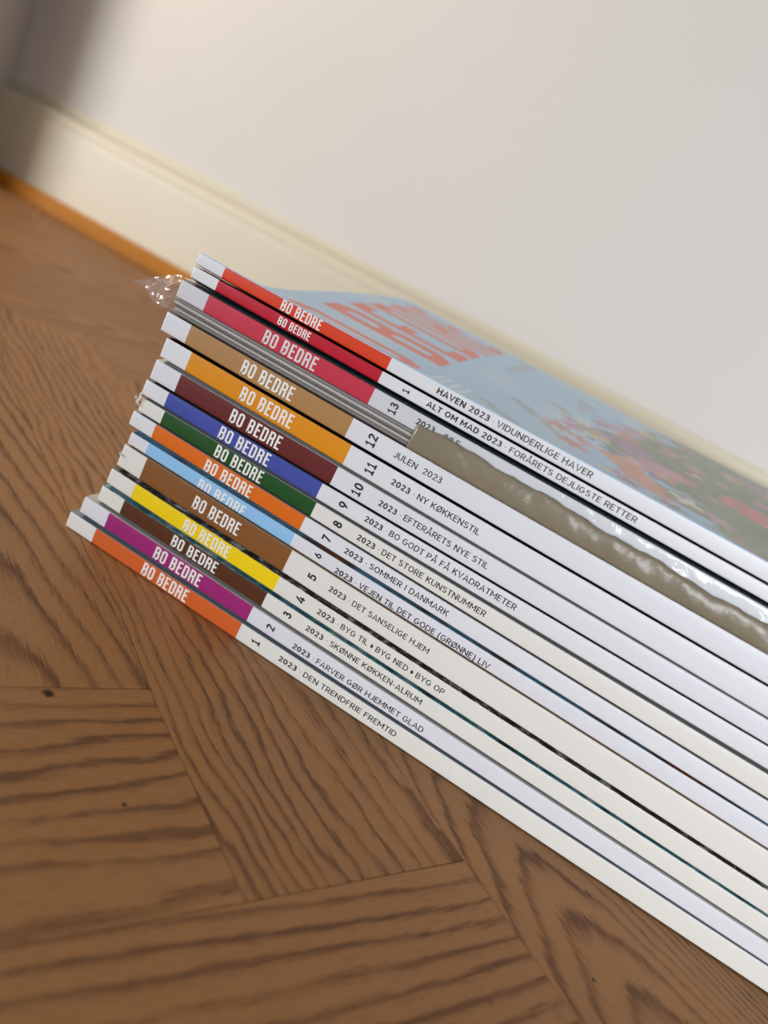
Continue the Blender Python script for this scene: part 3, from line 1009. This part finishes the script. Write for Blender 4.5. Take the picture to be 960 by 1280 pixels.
def olive_mat():
    k = NT('olive_reflection')
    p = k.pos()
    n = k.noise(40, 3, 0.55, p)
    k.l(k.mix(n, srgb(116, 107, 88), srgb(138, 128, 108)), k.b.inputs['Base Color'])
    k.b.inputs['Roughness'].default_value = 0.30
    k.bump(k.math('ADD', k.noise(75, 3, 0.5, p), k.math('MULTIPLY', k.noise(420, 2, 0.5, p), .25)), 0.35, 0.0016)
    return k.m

def build_bag():
    bx, by, bz = -7.2, -0.2, st(12, 0) + 0.15
    root = thing('plastic_bag', 'crumpled clear plastic bag round the crimson magazine, its loose end sticking out', 'plastic bag', (bx * MM, by * MM, bz * MM))
    def L(x, y, z): return ((x - bx) * MM, (y - by) * MM, (z - bz) * MM)
    # front film: over the spine and the leaflet edges, wrapping a little way over the top
    rg = np.random.RandomState(5)
    V, F = [], []
    xs = np.linspace(-7.4, 288, 150)
    prof = []
    zl, zh = st(12, 0) + 0.10, st(13, 0) + 0.35
    rows = [('y', 9.0), ('y', 5.5), ('y', 2.5), ('y', 0.5)] + [('z', f) for f in np.linspace(1, 0, 11)]
    for a, x in enumerate(xs):
        lo, hi = st(12, x) + 0.14, st(13, x) + 0.30
        for b, (kd, f) in enumerate(rows):
            w_ = 0.16 * math.sin(x * 0.23 + b * 0.9) + 0.10 * math.sin(x * 0.71 - b * 1.7) + 0.05 * rg.randn()
            if kd == 'y':
                V.append(L(x, f, hi + 0.28 + 0.10 * w_ - 0.02 * f))
            else:
                y = -0.95 + 0.7 * w_ if 0.05 < f < 0.97 else -0.75
                y = min(y, -0.5)
                V.append(L(x, y, lo + (hi - lo) * f))
    m = len(rows)
    for a in range(len(xs) - 1):
        for b in range(m - 1):
            F.append((a * m + b, a * m + b + 1, (a + 1) * m + b + 1, (a + 1) * m + b))
    link('front_film', mesh('front_film', V, F, smooth=True), root, [M_FILM])
    # loose end: a pinched, folded fan beyond the head of the magazine
    O = [(-6.9, 0.0, 99.6 + ZS), (-9.2, 3.0, 100.0 + ZS), (-13.5, 4.0, 98.2 + ZS), (-19.0, 3.0, 94.6 + ZS), (-25.0, 1.0, 90.4 + ZS),
         (-20.0, 1.4, 90.2 + ZS), (-17.0, 0.6, 88.9 + ZS), (-13.0, 0.2, 87.6 + ZS), (-9.4, -0.4, 87.8 + ZS), (-7.1, -0.4, 88.4 + ZS)]
    I = [(-7.0, -0.5, 97.4 + ZS), (-10.4, 1.4, 98.2 + ZS), (-9.2, -1.2, 96.0 + ZS), (-13.4, 2.4, 96.2 + ZS), (-11.4, -0.4, 93.6 + ZS), (-16.6, 2.6, 94.0 + ZS), (-14.4, 0.6, 91.6 + ZS), (-20.6, 2.0, 92.2 + ZS),
         (-9.0, -1.2, 91.2 + ZS), (-7.1, -0.7, 93.6 + ZS), (-12.2, 0.6, 89.8 + ZS), (-17.4, 0.9, 91.2 + ZS)]
    pts = O + I
    bm = bmesh.new()
    vs = [bm.verts.new(L(*p)) for p in pts]
    # Delaunay in (x, z)
    from mathutils.geometry import delaunay_2d_cdt
    P2 = [Vector((p[0], p[2])) for p in pts]
    res = delaunay_2d_cdt(P2, [(i, (i + 1) % len(O)) for i in range(len(O))], [], 1, 1e-5)
    for f in res[2]:
        ids = [res[3][q][0] for q in f]
        try: bm.faces.new([vs[q] for q in ids])
        except ValueError: pass
    bmesh.ops.subdivide_edges(bm, edges=bm.edges[:], cuts=2, use_grid_fill=True)
    rr = random.Random(3)
    for v in bm.verts:
        v.co += Vector((rr.uniform(-.12, .12), rr.uniform(-.35, .35), rr.uniform(-.12, .12))) * MM
    # a second, hanging-back layer behind it
    me = bpy.data.meshes.new('loose_end'); bm.to_mesh(me)
    bm.free()
    link('loose_end', me, root, [M_FILM_LOOSE])
    # opaque olive strip along the lower half: floor reflection in the film, done as colour
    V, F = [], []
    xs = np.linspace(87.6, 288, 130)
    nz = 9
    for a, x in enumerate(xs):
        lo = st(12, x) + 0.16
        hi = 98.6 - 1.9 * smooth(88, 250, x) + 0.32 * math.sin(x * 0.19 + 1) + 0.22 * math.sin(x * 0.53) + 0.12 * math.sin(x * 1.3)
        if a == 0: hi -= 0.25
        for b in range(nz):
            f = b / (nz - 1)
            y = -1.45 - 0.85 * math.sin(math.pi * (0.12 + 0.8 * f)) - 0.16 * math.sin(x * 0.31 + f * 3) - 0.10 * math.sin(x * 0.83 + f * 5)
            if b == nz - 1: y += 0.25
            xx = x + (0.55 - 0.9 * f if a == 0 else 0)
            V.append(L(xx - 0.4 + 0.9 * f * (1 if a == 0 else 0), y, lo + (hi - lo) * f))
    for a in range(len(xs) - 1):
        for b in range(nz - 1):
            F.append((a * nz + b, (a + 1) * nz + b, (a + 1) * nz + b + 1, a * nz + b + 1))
    o = link('reflection_strip', mesh('reflection_strip', V, F, smooth=True), root, [olive_mat()])
    o['label'] = 'olive brown strip standing in for the floor reflected in the film'
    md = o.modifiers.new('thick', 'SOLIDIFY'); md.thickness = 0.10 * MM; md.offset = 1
build_bag()
